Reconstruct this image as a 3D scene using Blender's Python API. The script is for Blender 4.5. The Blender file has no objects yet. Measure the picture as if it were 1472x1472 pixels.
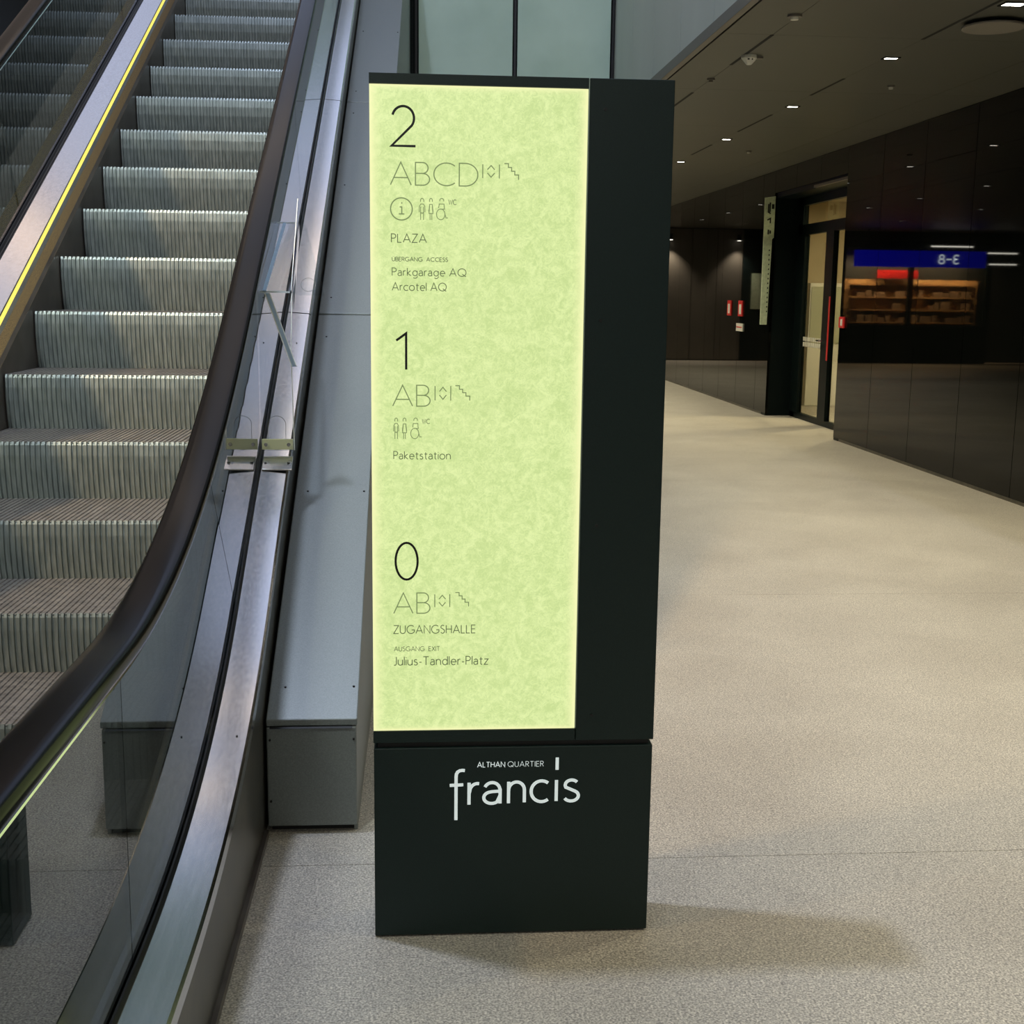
import bpy, math, random
from mathutils import Matrix, Vector
random.seed(7)
S = bpy.context.scene
COL = S.collection

# ------------------------------------------------------------------ camera
F_PX, PITCH, YAW, ROLL = 1794.1, 0.173386, 0.0775533, -0.0127201
cp, sp, cy, sy = math.cos(PITCH), math.sin(PITCH), math.cos(YAW), math.sin(YAW)
fw = Vector((sy*cp, cy*cp, -sp)); rt = Vector((cy, -sy, 0)); dn = fw.cross(rt)
cr, sr = math.cos(ROLL), math.sin(ROLL)
r2 = cr*rt + sr*dn; d2 = -sr*rt + cr*dn
cam = bpy.data.cameras.new('camera'); cam.sensor_width = 36.0; cam.lens = 36.0*F_PX/1472.0
cam.clip_start = 0.05; cam.clip_end = 200
co = bpy.data.objects.new('camera', cam); COL.objects.link(co)
up = -d2; bk = -fw
co.matrix_world = Matrix(((r2.x, up.x, bk.x, 0), (r2.y, up.y, bk.y, 0), (r2.z, up.z, bk.z, 1.55), (0, 0, 0, 1)))
S.camera = co

# ------------------------------------------------------------------ world, exposure
w = bpy.data.worlds.new('world'); S.world = w; w.use_nodes = True
w.node_tree.nodes['Background'].inputs[0].default_value = (.55, .62, .66, 1)
w.node_tree.nodes['Background'].inputs[1].default_value = 0.06
S.view_settings.view_transform = 'Standard'; S.view_settings.look = 'None'
S.view_settings.exposure = 0.0; S.view_settings.gamma = 1.0; S.view_settings.use_curve_mapping = False

# ------------------------------------------------------------------ lights of the hall above the escalator, and an added front fill
def area(name, loc, target, size, power, color, spread=None, size_y=None):
    l = bpy.data.lights.new(name, 'AREA'); l.energy = power; l.color = color; l.size = size
    l.shape = 'RECTANGLE' if size_y else 'DISK'
    if size_y: l.size_y = size_y
    if spread: l.spread = spread
    o = bpy.data.objects.new(name, l); COL.objects.link(o); o.location = loc
    o.rotation_euler = (Vector(target)-Vector(loc)).to_track_quat('-Z', 'Y').to_euler()
    return o
COOL = (.70, .78, 1.0); WARM = (1.0, .90, .66); NEUT = (.90, .98, 1.0)
area('hall_light', (-1.15, 3.38, 7.6), (-.5, 3.0, 0), .24, 270, COOL)
area('hall_light', (-2.2, -.5, 7.4), (-1.4, 5.0, 1.2), 1.0, 36, NEUT, math.radians(46))
area('hall_light', (-4.2, 1.6, 6.0), (-1.25, 4.9, 1.1), .30, 52, (1, .72, .40), math.radians(48))
area('hall_light', (-.4, -5.5, 5.0), (0, 3.0, 1.0), 2.4, 85, (1., .97, .90))  # soft fill added behind the viewer to lift surfaces facing the camera

# ------------------------------------------------------------------ materials
def mat(name, col, rough=.5, metal=0., ior=1.5, emit=None, estr=1.0, spec=None):
    m = bpy.data.materials.new(name); m.use_nodes = True
    b = m.node_tree.nodes['Principled BSDF']
    b.inputs['Base Color'].default_value = (*col, 1); b.inputs['Roughness'].default_value = rough
    b.inputs['Metallic'].default_value = metal; b.inputs['IOR'].default_value = ior
    if spec is not None: b.inputs['Specular IOR Level'].default_value = spec
    if emit: b.inputs['Emission Color'].default_value = (*emit, 1); b.inputs['Emission Strength'].default_value = estr
    return m
def N(m, t, **kw):
    n = m.node_tree.nodes.new(t)
    for k, v in kw.items(): setattr(n, k, v)
    return n
def lk(m, a, b): m.node_tree.links.new(a, b)
def noise_col(m, c1, c2, scale=(1, 1, 1), nscale=5., detail=4., lo=.35, hi=.65, rough=None, bump=0., coord='Object'):
    b = m.node_tree.nodes['Principled BSDF']
    tc = N(m, 'ShaderNodeTexCoord'); mp = N(m, 'ShaderNodeMapping'); mp.inputs['Scale'].default_value = scale
    nz = N(m, 'ShaderNodeTexNoise'); nz.inputs['Scale'].default_value = nscale; nz.inputs['Detail'].default_value = detail
    rp = N(m, 'ShaderNodeValToRGB'); rp.color_ramp.elements[0].position = lo; rp.color_ramp.elements[1].position = hi
    rp.color_ramp.elements[0].color = (*c1, 1); rp.color_ramp.elements[1].color = (*c2, 1)
    lk(m, tc.outputs[coord], mp.inputs[0]); lk(m, mp.outputs[0], nz.inputs['Vector']); lk(m, nz.outputs['Fac'], rp.inputs[0])
    lk(m, rp.outputs[0], b.inputs['Base Color'])
    if rough:
        mr = N(m, 'ShaderNodeMapRange'); mr.inputs[3].default_value = rough[0]; mr.inputs[4].default_value = rough[1]
        lk(m, nz.outputs['Fac'], mr.inputs[0]); lk(m, mr.outputs[0], b.inputs['Roughness'])
    if bump:
        bp = N(m, 'ShaderNodeBump'); bp.inputs['Strength'].default_value = bump; bp.inputs['Distance'].default_value = .002
        lk(m, nz.outputs['Fac'], bp.inputs['Height']); lk(m, bp.outputs[0], b.inputs['Normal'])
    return m
M = {}
M['brushed'] = noise_col(mat('brushed steel', (.6, .6, .6), .3, 1.), (.68, .68, .69), (.80, .79, .79), (25, .12, 25), 5, 2, .2, .8, (.16, .22))
M['brushed_warm_sheen'] = noise_col(mat('brushed steel of the inner decks', (.6, .6, .6), .3, 1.), (.50, .455, .43), (.60, .56, .53), (25, .12, 25), 5, 2, .2, .8, (.16, .22))  # same steel, darkened and warmed to paint in the inner decks' reflections
M['steel_dark'] = noise_col(mat('dull steel', (.2, .2, .18), .4, 1.), (.13, .125, .105), (.22, .21, .18), (3, 3, 3), 4, 4, .3, .7, (.3, .5))
M['chrome'] = mat('bright steel edge', (.85, .87, .9), .15, 1.)
M['rubber'] = mat('handrail rubber', (.003, .003, .003), .2, 0, 1.5, spec=.09)
M['gasket'] = mat('black gasket', (.008, .009, .012), .4)
M['step'] = noise_col(mat('worn aluminium riser', (.4, .42, .4), .42, .75), (.155, .182, .177), (.26, .292, .282), (14, 1, 2), 5, 5, .3, .7, (.34, .5))
M['tread'] = noise_col(mat('aluminium tread', (.2, .19, .18), .5, .6), (.09, .085, .08), (.2, .185, .165), (3, 14, 3), 5, 5, .35, .65, (.4, .6))
M['skirt'] = noise_col(mat('skirt sheet', (.12, .11, .1), .35, .6), (.10, .085, .075), (.17, .15, .13), (3, 3, 3), 2, 3, .3, .7)
M['brush'] = noise_col(mat('brown bristles', (.08, .05, .02), .7), (.035, .022, .008), (.22, .14, .04), (1, 120, 120), 3, 3, .35, .65)
M['yellow'] = mat('yellow light strip', (.9, .8, .12), .4, 0, 1.5, (1., .86, .16), .95)
M['grey'] = noise_col(mat('grey coated sheet', (.3, .33, .33), .45, .25), (.150, .170, .163), (.200, .222, .212), (1, 1, 1), 260, 3, .3, .7, (.36, .46))
M['dark'] = mat('black', (.006, .007, .007), .6)
M['screw'] = mat('screw', (.02, .02, .02), .4, .5)
M['totem'] = noise_col(mat('dark green powder coat', (.012, .026, .022), .42, 0, 1.5, spec=.32), (.0060, .0165, .0150), (.0078, .0205, .0180), (1, 1, 1), 350, 2, .3, .7, (.42, .5), .15)
M['totem_edge'] = mat('totem bright edge', (.35, .42, .36), .4, .6)
M['ink'] = mat('black print', (.004, .005, .004), .5)
M['ink_grey'] = mat('grey green print', (.10, .135, .055), .5, 0, 1.5, (.15, .20, .085), 1.)
M['ink_fine'] = mat('dark green print', (.06, .08, .04), .5, 0, 1.5, (.085, .115, .05), 1.)
M['white_print'] = mat('lit white lettering', (.80, .88, .88), .5, 0, 1.5, (.80, .95, .96), .40)
M['ceil'] = noise_col(mat('bronze ceiling sheet', (.1, .095, .08), .45, .0), (.078, .078, .062), (.092, .091, .073), (1, 1, 1), .5, 2, .3, .7)
M['slot'] = mat('slot shadow', (.004, .004, .004), .8)
M['hall'] = mat('hall paint', (.42, .43, .43), .8)
M['added_sky_glow'] = mat('added bluish ceiling glow', (.5, .5, .5), .5, 0, 1.5, (.56, .66, .95), 1.12)  # glow added overhead for the steel decks to reflect
M['added_warm_glow'] = mat('added warm ceiling glow', (.5, .5, .5), .5, 0, 1.5, (1., .80, .70), .34)  # warm counterpart, likewise added for the reflections
M['lamp_bar'] = mat('lit lamp bar', (.5, .5, .5), .5, 0, 1.5, (1., .80, .64), 3.6)
M['wallgloss'] = noise_col(mat('black glossy panel', (.010, .0095, .008), .1, 0, 1.22), (.0025, .0032, .0026), (.0045, .0048, .0040), (1, 1, 1), .8, 3, .3, .7)
M['wallgloss'].node_tree.nodes['Principled BSDF'].inputs['Roughness'].default_value = .022
M['fascia'] = noise_col(mat('upper fascia sheet', (.26, .29, .29), .5, .2), (.45, .50, .45), (.54, .59, .54), (.4, .4, .1), 2, 3, .3, .7)
M['lip'] = mat('edge profile', (.19, .175, .15), .5, .3)
M['frame'] = mat('blackish green frame', (.004, .0085, .0085), .4, spec=.12)
M['frost'] = noise_col(mat('frosted glass', (.30, .38, .36), .35), (.47, .66, .56), (.60, .80, .69), (1, 1, 1), 1.6, 5, .3, .7, (.3, .5))
M['beige'] = noise_col(mat('beige room wall', (.5, .42, .28), .7), (.46, .39, .25), (.54, .46, .31), (1, 1, 1), 1.5, 3)
M['red'] = mat('red enamel', (.6, .02, .02), .35)
M['redglow'] = mat('red neon sign', (.4, .01, .01), .4, 0, 1.5, (1, .03, .03), .25)
M['white'] = mat('white plastic', (.72, .72, .64), .4)
M['led'] = mat('led', (.9, .9, .85), .4, 0, 1.5, (1., .93, .80), 16.)
M['tube'] = mat('tube lamp', (.9, .9, .85), .4, 0, 1.5, (1., .95, .8), 7.)
M['blue'] = mat('lit blue sign', (.0, .0, .3), .4, 0, 1.5, (.0, .0, .75), 1.)
M['bluetext'] = mat('lit white sign text', (.8, .8, .8), .4, 0, 1.5, (.85, .95, 1), 4.)
M['shelfwood'] = noise_col(mat('lit wooden shelf', (.5, .3, .12), .6), (.30, .16, .06), (.55, .34, .14), (1, 1, 5), 2, 3)
M['green_sign'] = noise_col(mat('pale green sign face', (.3, .42, .2), .5, 0, 1.5), (.46, .56, .38), (.58, .67, .48), (1, 1, 1), 30, 3)
M['bracket'] = mat('pale yellow green bracket', (.93, .97, .68), .45)
M['blue_glint'] = mat('light blue glint in acrylic', (.60, .80, 1.), .3, .8)  # blue light refracted inside the acrylic, painted as strips
M['pale_edge_glint'] = mat('pale acrylic edge glint', (.95, 1., 1.), .2, 0, 1.45)  # light caught along the acrylic edges, painted pale
M['etched'] = mat('etched ring', (.25, .27, .29), .4)
M['goods'] = mat('shop goods', (.25, .16, .09), .6)

def glass_mat(name, tint, ior, rough=0.0):
    m = bpy.data.materials.new(name); m.use_nodes = True; nt = m.node_tree; nt.nodes.remove(nt.nodes['Principled BSDF'])
    out = nt.nodes['Material Output']
    t = N(m, 'ShaderNodeBsdfTransparent'); t.inputs[0].default_value = (*tint, 1)
    g = N(m, 'ShaderNodeBsdfGlossy'); g.inputs['Roughness'].default_value = rough
    lw = N(m, 'ShaderNodeLayerWeight'); lw.inputs[0].default_value = .5
    pw = N(m, 'ShaderNodeMath', operation='POWER'); pw.inputs[1].default_value = 5.; lk(m, lw.outputs['Facing'], pw.inputs[0])
    f0 = ((ior-1)/(ior+1))**2
    f = N(m, 'ShaderNodeMath', operation='MULTIPLY_ADD'); f.inputs[1].default_value = 1-f0; f.inputs[2].default_value = f0; lk(m, pw.outputs[0], f.inputs[0])
    mx = N(m, 'ShaderNodeMixShader')
    lk(m, f.outputs[0], mx.inputs[0]); lk(m, t.outputs[0], mx.inputs[1]); lk(m, g.outputs[0], mx.inputs[2]); lk(m, mx.outputs[0], out.inputs[0])
    return m
M['glass'] = glass_mat('balustrade glass', (.40, .45, .45), 2.3)
M['acrylic'] = glass_mat('clear acrylic', (.93, .95, .96), 1.25)
M['doorglass'] = glass_mat('door glass', (.8, .82, .78), 1.45)

# terrazzo floor
def floor_mat():
    m = mat('terrazzo', (.4, .37, .31), .42)
    b = m.node_tree.nodes['Principled BSDF']
    tc = N(m, 'ShaderNodeTexCoord')
    def nz(scale, detail=3., dist=0.):
        n = N(m, 'ShaderNodeTexNoise'); n.inputs['Scale'].default_value = scale; n.inputs['Detail'].default_value = detail
        n.inputs['Distortion'].default_value = dist; lk(m, tc.outputs['Object'], n.inputs['Vector']); return n
    def ramp(src, p0, c0, p1, c1):
        r = N(m, 'ShaderNodeValToRGB'); r.color_ramp.elements[0].position = p0; r.color_ramp.elements[1].position = p1
        r.color_ramp.elements[0].color = (*c0, 1); r.color_ramp.elements[1].color = (*c1, 1); lk(m, src, r.inputs[0]); return r
    def mix(mode, fac, a, b2):
        x = N(m, 'ShaderNodeMix', data_type='RGBA', blend_type=mode); x.inputs[0].default_value = fac
        lk(m, a, x.inputs[6]); lk(m, b2, x.inputs[7]); return x
    big = ramp(nz(1.3, 5, .6).outputs['Fac'], .34, (.395, .368, .310), .66, (.455, .428, .362))
    fine = ramp(nz(190, 2).outputs['Fac'], .34, (.55, .55, .56), .66, (1.4, 1.4, 1.4))
    v = N(m, 'ShaderNodeTexVoronoi'); v.inputs['Scale'].default_value = 75; lk(m, tc.outputs['Object'], v.inputs['Vector'])
    chip = ramp(v.outputs['Distance'], .10, (.42, .42, .42), .17, (1, 1, 1))
    v2 = N(m, 'ShaderNodeTexVoronoi'); v2.inputs['Scale'].default_value = 230; lk(m, tc.outputs['Object'], v2.inputs['Vector'])
    chip2 = ramp(v2.outputs['Color'], .1, (.62, .62, .64), .8, (1.15, 1.14, 1.12))
    a = mix('MULTIPLY', 1., big.outputs[0], fine.outputs[0]); a2 = mix('MULTIPLY', .85, a.outputs[2], chip2.outputs[0])
    a3 = mix('MULTIPLY', .55, a2.outputs[2], chip.outputs[0])
    lk(m, a3.outputs[2], b.inputs['Base Color'])
    mr = N(m, 'ShaderNodeMapRange'); mr.inputs[3].default_value = .34; mr.inputs[4].default_value = .55
    lk(m, nz(3, 6).outputs['Fac'], mr.inputs[0]); lk(m, mr.outputs[0], b.inputs['Roughness'])
    return m
M['floor'] = floor_mat()

# luminous panel face
def panel_mat():
    m = bpy.data.materials.new('luminous green panel'); m.use_nodes = True
    b = m.node_tree.nodes['Principled BSDF']; b.inputs['Base Color'].default_value = (.1, .12, .06, 1); b.inputs['Roughness'].default_value = .35
    tc = N(m, 'ShaderNodeTexCoord')
    n1 = N(m, 'ShaderNodeTexNoise'); n1.inputs['Scale'].default_value = 30; n1.inputs['Detail'].default_value = 6; n1.inputs['Distortion'].default_value = 1.6
    n2 = N(m, 'ShaderNodeTexNoise'); n2.inputs['Scale'].default_value = 85; n2.inputs['Detail'].default_value = 4; n2.inputs['Distortion'].default_value = 2.5
    lk(m, tc.outputs['Object'], n1.inputs['Vector']); lk(m, tc.outputs['Object'], n2.inputs['Vector'])
    ad = N(m, 'ShaderNodeMath', operation='ADD'); lk(m, n1.outputs['Fac'], ad.inputs[0]); lk(m, n2.outputs['Fac'], ad.inputs[1])
    rp = N(m, 'ShaderNodeValToRGB'); e = rp.color_ramp.elements
    e[0].position = .40; e[0].color = (.595, .745, .30, 1); e[1].position = .62; e[1].color = (.79, .92, .42, 1)
    hf = N(m, 'ShaderNodeMath', operation='MULTIPLY'); hf.inputs[1].default_value = .5; lk(m, ad.outputs[0], hf.inputs[0]); lk(m, hf.outputs[0], rp.inputs[0])
    # edge-lit: brighter towards the rim where the leds sit (object space x -.239...239, z -.733...733)
    sx = N(m, 'ShaderNodeSeparateXYZ'); lk(m, tc.outputs['Object'], sx.inputs[0])
    def edge(out, half, wd):
        a = N(m, 'ShaderNodeMath', operation='ABSOLUTE'); lk(m, out, a.inputs[0])
        r = N(m, 'ShaderNodeMapRange'); r.inputs[1].default_value = half-wd; r.inputs[2].default_value = half; r.clamp = True
        lk(m, a.outputs[0], r.inputs[0]); p = N(m, 'ShaderNodeMath', operation='POWER'); p.inputs[1].default_value = 2.2
        lk(m, r.outputs[0], p.inputs[0]); return p.outputs[0]
    mx = N(m, 'ShaderNodeMath', operation='MAXIMUM'); lk(m, edge(sx.outputs[0], .239, .035), mx.inputs[0]); lk(m, edge(sx.outputs[2], .733, .018), mx.inputs[1])
    c = N(m, 'ShaderNodeMix', data_type='RGBA'); lk(m, mx.outputs[0], c.inputs[0]); lk(m, rp.outputs[0], c.inputs[6]); c.inputs[7].default_value = (1.0, 1.0, .52, 1)
    lk(m, c.outputs[2], b.inputs['Emission Color']); b.inputs['Emission Strength'].default_value = .93
    return m
M['panel'] = panel_mat()

# ------------------------------------------------------------------ mesh helpers
class MB:
    def __init__(s): s.v = []; s.f = []
    def add(s, vs, fs):
        o = len(s.v); s.v += [tuple(x) for x in vs]; s.f += [tuple(i+o for i in f) for f in fs]; return s
    def box(s, x0, x1, y0, y1, z0, z1):
        return s.add([(x0,y0,z0),(x1,y0,z0),(x1,y1,z0),(x0,y1,z0),(x0,y0,z1),(x1,y0,z1),(x1,y1,z1),(x0,y1,z1)],
                     [(3,2,1,0),(4,5,6,7),(0,1,5,4),(1,2,6,5),(2,3,7,6),(3,0,4,7)])
    def prism(s, poly, x0, x1, axis='x'):
        """poly = 2-D outline; extruded along axis x (poly y,z), y (poly x,z) or z (poly x,y)"""
        n = len(poly)
        g = {'x': lambda a, p: (a, p[0], p[1]), 'y': lambda a, p: (p[0], a, p[1]), 'z': lambda a, p: (p[0], p[1], a)}[axis]
        vs = [g(x0, p) for p in poly]+[g(x1, p) for p in poly]
        fs = [tuple(range(n)), tuple(range(2*n-1, n-1, -1))]+[(i, i+n, (i+1) % n+n, (i+1) % n) for i in range(n)]
        return s.add(vs, fs)
    def cyl(s, c, r, h, axis='z', n=20, r2=None):
        r2 = r if r2 is None else r2; vs = []
        for k, (rr, t) in enumerate(((r, 0), (r2, h))):
            for i in range(n):
                a = 2*math.pi*i/n; u, v = rr*math.cos(a), rr*math.sin(a)
                vs.append({'z': (c[0]+u, c[1]+v, c[2]+t), 'y': (c[0]+u, c[1]+t, c[2]+v), 'x': (c[0]+t, c[1]+u, c[2]+v)}[axis])
        return s.add(vs, [tuple(range(n)), tuple(range(2*n-1, n-1, -1))]+[(i, i+n, (i+1) % n+n, (i+1) % n) for i in range(n)])
    def sweep(s, prof, path, closed=True, dx=None):
        """prof = [(x, n)] cross-section, path = [(Y, Z)] in the vertical plane"""
        m = len(prof); vs = []
        for i, (y, z) in enumerate(path):
            a = path[max(i-1, 0)]; b = path[min(i+1, len(path)-1)]
            ty, tz = b[0]-a[0], b[1]-a[1]; L = math.hypot(ty, tz); ny, nz = -tz/L, ty/L
            o = dx(y) if dx else 0
            vs += [(px+o, y+ny*pn, z+nz*pn) for px, pn in prof]
        fs = []
        for i in range(len(path)-1):
            for j in range(m if closed else m-1):
                k = (j+1) % m; fs.append((i*m+j, (i+1)*m+j, (i+1)*m+k, i*m+k))
        if closed: fs += [tuple(range(m)), tuple(range(len(path)*m-1, (len(path)-1)*m-1, -1))]
        return s.add(vs, fs)
    def build(s, name, m, parent=None, smooth=None, bevel=0, seg=2, origin=None):
        me = bpy.data.meshes.new(name)
        v = s.v if origin is None else [(a-origin[0], b-origin[1], c-origin[2]) for a, b, c in s.v]
        me.from_pydata(v, [], s.f); me.update()
        import bmesh
        bm = bmesh.new(); bm.from_mesh(me); bmesh.ops.recalc_face_normals(bm, faces=bm.faces[:]); bm.to_mesh(me); bm.free()
        o = bpy.data.objects.new(name, me); COL.objects.link(o); me.materials.append(m)
        if origin is not None: o.location = origin
        if parent is not None:
            o.parent = parent
            o.matrix_parent_inverse = WM[parent.name].inverted() if parent.name in WM else Matrix.Identity(4)
        WM[o.name] = Matrix.Translation(origin) if origin is not None else Matrix.Identity(4)
        if bevel:
            b = o.modifiers.new('bevel', 'BEVEL'); b.width = bevel; b.segments = seg; b.limit_method = 'ANGLE'
        if smooth is not None:
            for p in me.polygons: p.use_smooth = True
            if hasattr(me, 'set_sharp_from_angle'): me.set_sharp_from_angle(angle=math.radians(smooth))
        return o
WM = {}
def thing(name, label, cat, loc=(0, 0, 0), group=None):
    o = bpy.data.objects.new(name, None); COL.objects.link(o); o.location = loc
    WM[o.name] = Matrix.Translation(loc)
    o['label'] = label; o['category'] = cat
    if group: o['group'] = group
    return o
def struct(o): o['kind'] = 'structure'; return o
def tag(o, label, cat, group=None):
    o['label'] = label; o['category'] = cat
    if group: o['group'] = group
    return o
def herm(t, z0, z1, m0, m1, h):
    return z0*(2*t**3-3*t*t+1)+z1*(3*t*t-2*t**3)+m0*h*(t**3-2*t*t+t)+m1*h*(t**3-t*t)

# ------------------------------------------------------------------ stroke lettering
def arc(cx, cy_, rx, ry, a0, a1, n=14):
    return [(cx+rx*math.cos(math.radians(a0+(a1-a0)*i/n)), cy_+ry*math.sin(math.radians(a0+(a1-a0)*i/n))) for i in range(n+1)]
X = .66  # x-height
G = {
 'A': (.82, [[(0,0),(.41,1),(.82,0)], [(.13,.32),(.69,.32)]]),
 'B': (.56, [[(.27,.52)]+[(0,.52)], [(0,0),(0,1),(.28,1)]+arc(.28,.76,.22,.24,90,-90)+arc(.29,.26,.27,.26,90,-90)+[(0,0)]]),
 'C': (.84, [arc(.5,.5,.5,.5,48,312,24)]),
 'D': (.74, [[(0,0),(0,1),(.24,1)]+arc(.24,.5,.5,.5,90,-90,20)+[(0,0)]]),
 'E': (.48, [[(.48,1),(0,1),(0,0),(.48,0)], [(0,.52),(.44,.52)]]),
 'G': (.92, [arc(.5,.5,.5,.5,48,328,24)+[(.92,.44),(.58,.44)]]),
 'H': (.66, [[(0,0),(0,1)], [(.66,0),(.66,1)], [(0,.52),(.66,.52)]]),
 'I': (.0, [[(0,0),(0,1)]]),
 'J': (.30, [[(.3,1),(.3,.22)]+arc(.12,.2,.18,.2,0,-120,8)]),
 'L': (.44, [[(0,1),(0,0),(.44,0)]]),
 'N': (.72, [[(0,0),(0,1),(.72,0),(.72,1)]]),
 'P': (.50, [[(0,0),(0,1),(.24,1)]+arc(.24,.74,.26,.26,90,-90)+[(0,.48)]]),
 'Q': (1., [arc(.5,.5,.5,.5,0,360,28), [(.55,.28),(.98,-.04)]]),
 'R': (.54, [[(0,0),(0,1),(.26,1)]+arc(.26,.75,.25,.25,90,-90)+[(0,.5)], [(.24,.5),(.54,0)]]),
 'S': (.50, [arc(.26,.76,.22,.24,40,200,12)+arc(.25,.26,.24,.26,70,-150,14)]),
 'T': (.62, [[(0,1),(.62,1)], [(.31,1),(.31,0)]]),
 'U': (.64, [[(0,1),(0,.32)]+arc(.32,.32,.32,.32,180,360,16)+[(.64,1)]]),
 'W': (1.0, [[(0,1),(.26,0),(.5,.9),(.74,0),(1.0,1)]]),
 'X': (.66, [[(0,0),(.64,1)], [(.02,1),(.66,0)]]),
 'Z': (.60, [[(0,1),(.6,1),(0,0),(.6,0)]]),
 'a': (.46, [arc(.23,.44,.2,.22,150,0,10)+[(.44,.0)], [(.44,.38),(.24,.38)]+arc(.2,.19,.2,.19,90,300,12)+[(.44,.12)]]),
 'c': (.52, [arc(.33,.33,.33,.33,48,312,18)]),
 'd': (.58, [arc(.3,.33,.28,.33,0,360,20), [(.58,1.02),(.58,0)]]),
 'e': (.58, [[(.02,.34),(.58,.34)]+arc(.3,.33,.28,.33,4,312,20)]),
 'g': (.58, [arc(.3,.33,.28,.33,0,360,20), [(.58,.66),(.58,-.08)]+arc(.31,-.06,.27,.26,0,-140,10)]),
 'i': (.0, [[(0,0),(0,X)], [(0,.86),(0,.93)]]),
 'k': (.44, [[(0,0),(0,1.02)], [(.4,X),(.03,.34),(.44,0)]]),
 'l': (.0, [[(0,0),(0,1.02)]]),
 'n': (.50, [[(0,0),(0,X)], [(0,.3)]+arc(.25,.38,.25,.28,170,0,12)+[(.5,0)]]),
 'o': (.66, [arc(.33,.33,.33,.33,0,360,24)]),
 'r': (.28, [[(0,0),(0,X)], [(0,.3)]+arc(.22,.38,.22,.28,170,70,8)]),
 's': (.40, [arc(.205,.50,.165,.16,35,215,10)+arc(.195,.175,.19,.175,70,-150,12)]),
 't': (.34, [[(.14,.88),(.14,.16)]+arc(.28,.14,.14,.14,180,280,8), [(0,X),(.34,X)]]),
 'u': (.50, [[(0,X),(0,.28)]+arc(.25,.28,.25,.28,180,360,14), [(.5,X),(.5,0)]]),
 'z': (.44, [[(0,X),(.44,X),(0,0),(.44,0)]]),
 '-': (.26, [[(0,.34),(.26,.34)]]), '0': (.62, [arc(.31,.5,.31,.5,0,360,32)]),
 '3': (.5, [arc(.22,.74,.26,.24,150,-90,14)+arc(.22,.25,.28,.25,90,-150,14)]), '8': (.56, [arc(.28,.75,.22,.24,0,360,20), arc(.28,.26,.28,.26,0,360,20)]),
 '1': (.30, [[(0,.80),(.29,1),(.29,0)]]),
 '2': (.62, [arc(.31,.70,.29,.30,165,-38,18)+[(.0,0),(.64,0)]]),
 ' ': (.18, []),
}
G['Ü'] = (.64, G['U'][1]+[[(.2,1.2),(.2,1.27)], [(.44,1.2),(.44,1.27)]])
def ribbons(mb, lines, wd, y, cap=True):
    """flat strokes in the X-Z plane at depth y"""
    for li, L in enumerate(lines):
        P = [L[0]]; yl = y-.00004*(li % 12)
        for p in L[1:]:
            if math.hypot(p[0]-P[-1][0], p[1]-P[-1][1]) > 1e-6: P.append(p)
        if len(P) < 2: continue
        closed = math.hypot(P[0][0]-P[-1][0], P[0][1]-P[-1][1]) < 1e-6
        if closed: P = P[:-1]
        n = len(P); vs = []
        for i in range(n):
            a = P[i-1] if (i or closed) else None; b = P[(i+1) % n] if (i < n-1 or closed) else None
            p = P[i]; ds = []
            if a is not None: d = (p[0]-a[0], p[1]-a[1]); l = math.hypot(*d); ds.append((d[0]/l, d[1]/l))
            if b is not None: d = (b[0]-p[0], b[1]-p[1]); l = math.hypot(*d); ds.append((d[0]/l, d[1]/l))
            if len(ds) == 1: nx, nz = -ds[0][1], ds[0][0]; k = 1.
            else:
                nx, nz = -(ds[0][1]+ds[1][1]), ds[0][0]+ds[1][0]; l = math.hypot(nx, nz) or 1e-6; nx /= l; nz /= l
                k = min(1/max(.3, (nx*-ds[0][1]+nz*ds[0][0])), 2.2)
            h = wd/2*k
            vs += [(p[0]+nx*h, yl, p[1]+nz*h), (p[0]-nx*h, yl, p[1]-nz*h)]
        m = n if closed else n-1
        mb.add(vs, [(2*i, 2*i+1, (2*i+3) % (2*n), (2*i+2) % (2*n)) for i in range(m)])
def text_lines(t, x0, x1, zb, zt, gap=.20):
    tot = 0; pos = []
    for i, c in enumerate(t):
        pos.append(tot); tot += G[c][0]+(gap if i < len(t)-1 else 0)
    sx = (x1-x0)/max(tot, .05) if len(t) > 1 else (x1-x0)/max(G[t][0], .05); sz = zt-zb; out = []
    for c, p in zip(t, pos):
        for L in G[c][1]: out.append([(x0+(p+a)*sx, zb+b*sz) for a, b in L])
    return out

# ------------------------------------------------------------------ floor, in cast fields
fl = struct(MB().box(-8, 7.2, -9, 34, -.25, -.003).build('floor', M['lip']))
js = [-9, -5.9, -2.85, .2, 3.23, 6.3, 10.4, 14.5, 17.6, 21.7, 25.8, 30.2]
for a, b in zip(js, js[1:]):
    if b <= 14.6 and b > 13: MB().prism([(-8,a+.0012),(7.2,a+.0012),(7.2,b-.0012),(-8,b-.0012)], -.003, 0, 'z').build('floor_slab', M['floor'], fl)
    else: MB().box(-8, 7.2, a+.0012, b-.0012, -.003, 0).build('floor_slab', M['floor'], fl)

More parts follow.
